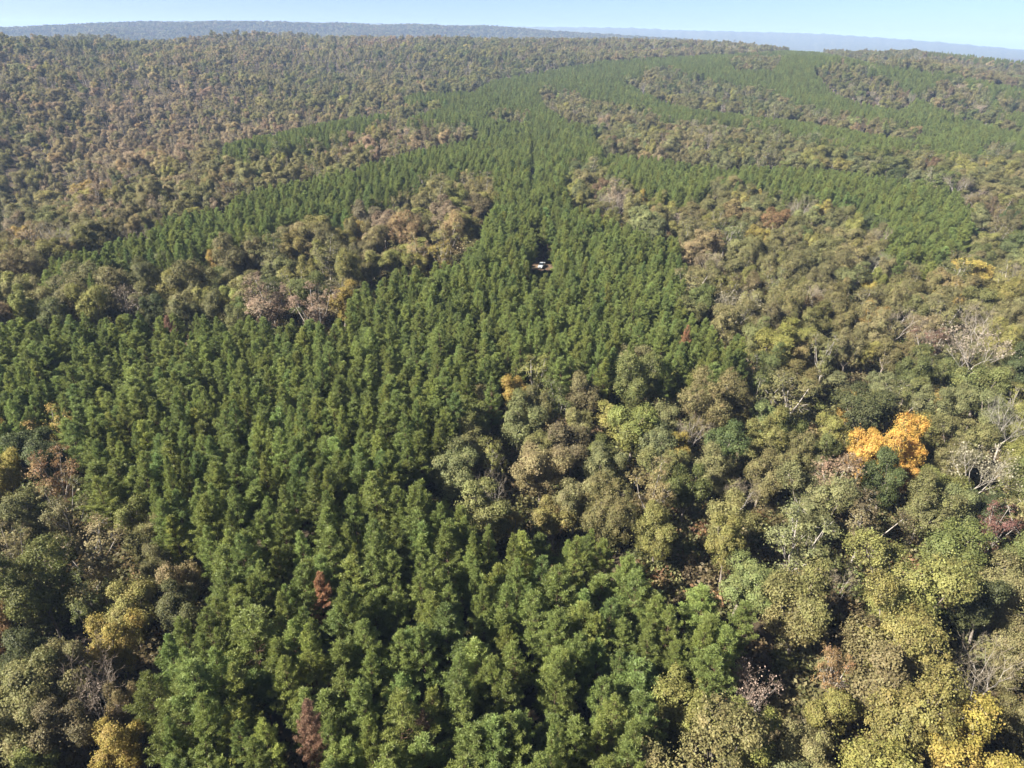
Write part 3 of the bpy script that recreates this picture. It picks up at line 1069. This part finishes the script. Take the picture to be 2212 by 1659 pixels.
def joint_collection(kinds):
    c = bpy.data.collections.new('+'.join(kinds))
    off, k = {}, 0
    for kd in kinds:
        off[kd] = k
        for o in sorted(PROTO[kd][1].objects, key=lambda o: o.name):
            o.name = 'v%03d_%s' % (k, kd)
            c.objects.link(o)
            k += 1
    return c, off


def item(t, off):
    sz = t['H'] / PROTO[t['kind']][2]
    sx = t['rad'] / R0[t['kind']]
    return (t['x'], t['y'], t['z'], off[t['kind']] + t['var'], (0, 0, t['rot']), (sx, sx, sz), t['tint'])


HILL_TREES = []
pc, off = joint_collection(['pine'])
scatter_object('pine_forest', pc, [item(t, off) for t in REST if t['kind'] == 'pine'], 'dense green pine plantation filling the ridges behind the nearest pines', 'pine forest')
# undergrowth in the broadleaf gaps and at the stand edges
n = 52000
xs, ys = rng.uniform(-400, 400, n), rng.uniform(22, 420, n)
ok = in_wedge(xs, ys)
xs, ys = xs[ok], ys[ok]
zs = ground_h(xs, ys)
px, py, _ = proj(xs, ys, zs + 8)
ok = (~is_pine(px, py) | (rng.random(len(xs)) < .12)) & ~blocked(xs, ys, .8)
sc, off = joint_collection(['shrub'])
its = []
for x, y, z in zip(xs[ok], ys[ok], zs[ok]):
    c = random.choices(['brown', 'olive', 'khaki', 'rust', 'green', 'tan'], [.34, .24, .16, .06, .14, .06])[0]
    s = random.uniform(.7, 2.2)
    its.append((x, y, z, random.randrange(4), (0, 0, random.uniform(0, 6.28)), (s * 1.2, s * 1.2, s), [q * .8 for q in jit(c, .2)]))
scatter_object('undergrowth', sc, its, 'brown and olive shrubs growing in the gaps between the trees', 'undergrowth')


# ------------------------------------------------------------------ ground, far hills
def fan(name, az, ds, hf, m):
    A, D = np.meshgrid(az, ds)
    X, Y = np.sin(A) * D, np.cos(A) * D
    Z = hf(X, Y, A, D)
    v = np.stack([X, Y, Z], -1).reshape(-1, 3)
    na, nd = len(az), len(ds)
    i, j = np.meshgrid(np.arange(na - 1), np.arange(nd - 1))
    a = (j * na + i).ravel()
    mb = MB()
    mb.add(v, [np.stack([a, a + 1, a + na + 1, a + na], 1)])
    me = mb.mesh(name, [m], True)
    me.flip_normals()
    o = bpy.data.objects.new(name, me)
    COL.objects.link(o)
    return o


ds = np.concatenate([[0.5], np.geomspace(8, 13000, 170)])


def gz(X, Y, A, D):
    h = ground_h(X, Y)
    return np.where(D > 2500, -2.0 - (D - 2500) * .0015, h)


g = fan('ground', np.radians(np.linspace(-180, 180, 361)), ds, gz, M_GROUND)
g['kind'], g['label'] = 'structure', 'brown leaf-littered forest floor under the trees'


def canopy(X, Y, amp):
    return amp * (.5 * np.sin(X / 9.0 + 3 * np.sin(Y / 31.0)) * np.sin(Y / 11.0 + 2 * np.sin(X / 27.0)) + .8 * rng.normal(0, .5, X.shape))


def hill1(X, Y, A, D):
    top = np.interp(A, *SK1)
    u = (D - R1) / 1000.0
    spur = .70 + .18 * np.sin(A * 23 + 2.0 * np.sin(D / 400)) + .11 * np.sin(A * 61 + D / 300)
    f = np.where(u < 0, np.exp(-(u * 1.15) ** 2) * (spur + (1 - spur) * np.exp(-(u * 4) ** 2)), np.exp(-(u * .9) ** 2))
    return -6 + (top + 6) * f + canopy(X, Y, 2.4) * np.clip(f * 3, 0, 1)


def hill2(X, Y, A, D):
    top = np.interp(A, *SK2)
    u = (D - R2) / 1600.0
    spur = .84 + .10 * np.sin(A * 17 + 2.0 * np.sin(D / 700)) + .06 * np.sin(A * 43 + D / 500)
    f = np.exp(-(u) ** 2) * np.where(u < 0, spur + (1 - spur) * np.exp(-(u * 4) ** 2), 1)
    return -14 + (top + 14) * f + (canopy(X, Y, 5.0) + 4 * np.sin(A * 310) * np.sin(A * 97)) * np.clip(f * 3, 0, 1)


h1 = fan('hills', np.radians(np.linspace(-47, 47, 900)), np.linspace(2650, 5600, 190), hill1, M_HILL)
h1['kind'], h1['label'] = 'structure', 'nearer blue-grey wooded hills under the skyline'
h2 = fan('far_hills', np.radians(np.linspace(-47, 47, 700)), np.linspace(5900, 11500, 90), hill2, M_HILL)
h2['kind'], h2['label'] = 'structure', 'farthest pale wooded hills on the horizon'


nh = 34000
ha, hd = rng.uniform(R_(-41), R_(41), nh), rng.uniform(3350, 4500, nh)
hX, hY = np.sin(ha) * hd, np.cos(ha) * hd
hZ = hill1(hX, hY, ha, hd)
hill_items = []
bc, off = joint_collection(['leafy', 'spreading', 'turning', 'sparse', 'slender', 'bare'])
for x, y, z in zip(hX, hY, hZ):
    if z < 30:
        continue
    c = random.choices(['olive', 'green', 'khaki', 'brown', 'dkgreen'], [.36, .16, .26, .12, .10])[0]
    q = random.uniform(1.3, 2.1)
    hill_items.append((x, y, z - 1, off['leafy'] + random.randrange(10), (0, 0, random.uniform(0, 6.28)), (q, q, q * .8), [v * .9 for v in jit(c, .25)]))
scatter_object('broadleaf_forest', bc, [item(t, off) for t in REST if t['kind'] != 'pine'] + hill_items, 'mixed olive and brown autumn broadleaf forest covering the hills', 'broadleaf forest')
# track and dirt clearing: sheets a little above the ground
def sheet(name, pts, m, lift, label):
    mb = MB()
    for k, (cx, cy, r) in enumerate(pts):
        pass
    return mb


def strip(name, path, w, m, lift, label):
    P = []
    for (ax, ay), (bx, by) in zip(path[:-1], path[1:]):
        k = max(2, int(math.hypot(bx - ax, by - ay) / 2))
        P += [(ax + (bx - ax) * i / k, ay + (by - ay) * i / k) for i in range(k)]
    P.append(path[-1])
    P = np.array(P)
    d = norm(np.gradient(P, axis=0))
    nrm = np.stack([-d[:, 1], d[:, 0]], 1)
    rows = []
    for q in np.linspace(-1, 1, 5):
        ww = w * (1 + .12 * np.sin(np.arange(len(P)) * .7 + q))
        X = P + nrm * (q * ww)[:, None]
        rows.append(np.stack([X[:, 0], X[:, 1], ground_h(X[:, 0], X[:, 1]) + lift - .02 * abs(q)], 1))
    v = np.concatenate(rows)
    n = len(P)
    i, j = np.meshgrid(np.arange(n - 1), np.arange(4))
    a = (j * n + i).ravel()
    mb = MB()
    mb.add(v, [np.stack([a, a + n, a + n + 1, a + 1], 1)])
    me = mb.mesh(name, [m], True)
    o = bpy.data.objects.new(name, me)
    COL.objects.link(o)
    o['kind'], o['label'] = 'structure', label
    return o


strip('dirt_track', TRACK, 1.7, M_DIRT, .12, 'narrow dirt track running away between the pines')
# clearing: ragged disc
mb = MB()
cx, cy = TRUCK[0] + 1.5, TRUCK[1] + 1.0
na, nr = 40, 8
vv = [[cx, cy, float(ground_h(cx, cy)) + .22]]
for k in range(1, nr + 1):
    for i in range(na):
        a = i * 6.283 / na
        rr = (5.6 + 1.2 * math.sin(3 * a + 1) + .8 * math.sin(7 * a)) * k / nr
        X, Y = cx + math.cos(a) * rr, cy + math.sin(a) * rr
        vv.append([X, Y, float(ground_h(X, Y)) + .22 - .14 * (k / nr) ** 3])
fq = []
ft = [[0, 1 + i, 1 + (i + 1) % na] for i in range(na)]
for k in range(nr - 1):
    for i in range(na):
        p = 1 + k * na
        fq.append([p + i, p + na + i, p + na + (i + 1) % na, p + (i + 1) % na])
mb.add(vv, [np.array(ft), np.array(fq)])
o = bpy.data.objects.new('dirt_clearing', mb.mesh('dirt_clearing', [M_DIRT], True))
COL.objects.link(o)
o['kind'], o['label'] = 'structure', 'patch of bare reddish dirt around the parked truck'

# ------------------------------------------------------------------ the truck
import bmesh


def loft(name, sections, m, parent, smooth=False, bevel=.03):
    """box-like solid through rectangular sections (x, y0, y1, z0, z1)"""
    bm = bmesh.new()
    rings = []
    for (x, y0, y1, z0, z1) in sections:
        rings.append([bm.verts.new(p) for p in ((x, y0, z0), (x, y1, z0), (x, y1, z1), (x, y0, z1))])
    for a, b in zip(rings[:-1], rings[1:]):
        for i in range(4):
            bm.faces.new((a[i], a[(i + 1) % 4], b[(i + 1) % 4], b[i]))
    bm.faces.new(rings[0][::-1])
    bm.faces.new(rings[-1])
    bmesh.ops.recalc_face_normals(bm, faces=bm.faces)
    if bevel:
        bmesh.ops.bevel(bm, geom=list(bm.edges), offset=bevel, segments=2, affect='EDGES', clamp_overlap=True)
    me = bpy.data.meshes.new(name)
    bm.to_mesh(me)
    bm.free()
    me.materials.append(m)
    o = bpy.data.objects.new(name, me)
    COL.objects.link(o)
    o.parent = parent
    return o


M_PAINT = plain_mat('white_paint', (.34, .36, .38), .22, 0, .5, .6)
M_GLASS = plain_mat('dark_glass', (.012, .016, .022), .06, 0, .6)
M_RUB = plain_mat('rubber', (.02, .02, .02), .8)
M_RIM = plain_mat('wheel_metal', (.45, .45, .46), .35, .9)
M_BLK = plain_mat('black_trim', (.025, .025, .028), .5)
M_LAMP = plain_mat('lamp_glass', (.75, .76, .78), .1, 0, .6)
M_RED = plain_mat('red_lamp', (.35, .02, .015), .2)
tr = bpy.data.objects.new('pickup_truck', None)
COL.objects.link(tr)
tz = float(ground_h(TRUCK[0], TRUCK[1])) + .20
tr.location = (TRUCK[0], TRUCK[1], tz)
tr.rotation_euler = (0, 0, R_(-106))       # nose (+x) towards the camera, turned a little
tr['label'], tr['category'] = 'small white pickup truck parked in the clearing among the pines', 'truck'
loft('body', [(-2.55, -.86, .86, .52, .98), (-.75, -.90, .90, .46, 1.02), (.9, -.90, .90, .46, 1.05), (2.35, -.86, .86, .48, .98), (2.62, -.78, .78, .52, .84)], M_PAINT, tr)
loft('hood', [(.98, -.80, .80, 1.02, 1.10), (2.3, -.74, .74, .96, 1.03)], M_PAINT, tr, bevel=.02)
loft('cab', [(-.80, -.78, .78, 1.0, 1.62), (-.55, -.72, .72, 1.0, 1.76), (.35, -.70, .70, 1.0, 1.78), (1.05, -.80, .80, 1.0, 1.08)], M_GLASS, tr)
loft('roof', [(-.66, -.70, .70, 1.72, 1.79), (.38, -.70, .70, 1.74, 1.83)], M_PAINT, tr, bevel=.02)
b = loft('bed', [(-2.5, -.74, .74, .99, 1.02), (-.95, -.74, .74, .99, 1.02)], M_BLK, tr, bevel=.005)
for s in (-1, 1):
    loft('bed_side', [(-2.52, s * .80 - .06, s * .80 + .06, .95, 1.25), (-.84, s * .80 - .06, s * .80 + .06, .98, 1.25)], M_PAINT, tr, bevel=.02)
    loft('headlight', [(2.5, s * .60 - .16, s * .60 + .16, .70, .86), (2.65, s * .58 - .14, s * .58 + .14, .71, .84)], M_LAMP, tr, bevel=.01)
    loft('tail_light', [(-2.59, s * .80 - .06, s * .80 + .06, .72, .94), (-2.54, s * .80 - .06, s * .80 + .06, .72, .94)], M_RED, tr, bevel=.005)
    loft('wing_mirror', [(.80, s * 1.00 - .10, s * 1.00 + .10, 1.10, 1.26), (.90, s * 1.00 - .09, s * 1.00 + .09, 1.10, 1.26)], M_BLK, tr, bevel=.01)
loft('tailgate', [(-2.56, -.72, .72, .95, 1.24), (-2.50, -.72, .72, .95, 1.24)], M_PAINT, tr, bevel=.01)
loft('grille', [(2.58, -.42, .42, .62, .84), (2.66, -.42, .42, .62, .82)], M_BLK, tr, bevel=.01)
loft('bumper', [(2.56, -.84, .84, .36, .54), (2.74, -.76, .76, .38, .53)], M_RIM, tr, bevel=.02)


def wheel(x, s):
    mbw = MB()
    prof = [(.22, -.11), (.36, -.10), (.39, 0), (.36, .10), (.22, .11)]
    n = 20
    v = []
    for i in range(n):
        a = i * 6.283 / n
        v += [(math.cos(a) * r, y, math.sin(a) * r) for r, y in prof]
    f = []
    k = len(prof)
    for i in range(n):
        for q in range(k):
            f.append([i * k + q, ((i + 1) % n) * k + q, ((i + 1) % n) * k + (q + 1) % k, i * k + (q + 1) % k])
    mbw.add(v, [np.array(f)])
    w = bpy.data.objects.new('wheel', mbw.mesh('wheel', [M_RUB], True))
    COL.objects.link(w)
    w.parent = tr
    w.location = (x, s * .78, .39)
    mr = MB()
    v = [(0, s * .07, 0)] + [(math.cos(i * .3927) * .225, s * .09, math.sin(i * .3927) * .225) for i in range(16)]
    mr.add(v, [np.array([[0, 1 + i, 1 + (i + 1) % 16] for i in range(16)])])
    rm = bpy.data.objects.new('rim', mr.mesh('rim', [M_RIM]))
    COL.objects.link(rm)
    rm.parent = w


for x in (-1.65, 1.65):
    for s in (-1, 1):
        wheel(x, s)

# ------------------------------------------------------------------ light, sky, air
sd = Vector((math.sin(SUN_AZ) * math.cos(SUN_EL), math.cos(SUN_AZ) * math.cos(SUN_EL), math.sin(SUN_EL)))
sl = bpy.data.lights.new('sun', 'SUN')
sl.energy, sl.angle, sl.color = 5.0, R_(0.55), (1.0, .93, .82)
so = bpy.data.objects.new('sun', sl)
COL.objects.link(so)
so.rotation_euler = (-sd).to_track_quat('-Z', 'Y').to_euler()
w = bpy.data.worlds.new('World')
S.world = w
w.use_nodes = True
nt = w.node_tree
bg = nt.nodes['Background']
sk = nt.nodes.new('ShaderNodeTexSky')
sk.sky_type = 'NISHITA'
sk.sun_disc = False
sk.sun_elevation, sk.sun_rotation = SUN_EL, SUN_AZ
sk.altitude, sk.air_density, sk.dust_density, sk.ozone_density = 250, .36, .9, 1.4
nt.links.new(sk.outputs[0], bg.inputs[0])
bg.inputs[1].default_value = .05

# haze: one box of even air
HZ = 1.0e-4
bm = bmesh.new()
x0, x1, y0, y1, z0, z1 = -11800, 11800, -400, 12200, -40, 190
vs = [bm.verts.new(p) for p in ((x0, y0, z0), (x1, y0, z0), (x1, y1, z0), (x0, y1, z0), (x0, y0, z1), (x1, y0, z1), (x1, y1, z1), (x0, y1, z1))]
for f in ((3, 2, 1, 0), (4, 5, 6, 7), (0, 1, 5, 4), (1, 2, 6, 5), (2, 3, 7, 6), (3, 0, 4, 7)):
    bm.faces.new([vs[i] for i in f])
me = bpy.data.meshes.new('haze')
bm.to_mesh(me)
bm.free()
m, nt, out = mat('haze_air')
pv = nt.nodes.new('ShaderNodeVolumePrincipled')
pv.inputs['Color'].default_value = (.46, .64, .98, 1)
pv.inputs['Density'].default_value = HZ
pv.inputs['Anisotropy'].default_value = 0.0
nt.links.new(pv.outputs[0], out.inputs['Volume'])
me.materials.append(m)
hz = bpy.data.objects.new('haze', me)
COL.objects.link(hz)
hz['kind'], hz['label'] = 'stuff', 'thin blue haze lying over the distant hills'

S.view_settings.view_transform = 'Standard'
S.view_settings.look = 'None'
S.view_settings.exposure = 2.0
S.view_settings.gamma = 1.0
S.cycles.max_bounces = 6
S.cycles.diffuse_bounces = 4
S.cycles.transmission_bounces = 3
S.cycles.transparent_max_bounces = 6
S.cycles.volume_bounces = 0
S.cycles.use_denoising = True
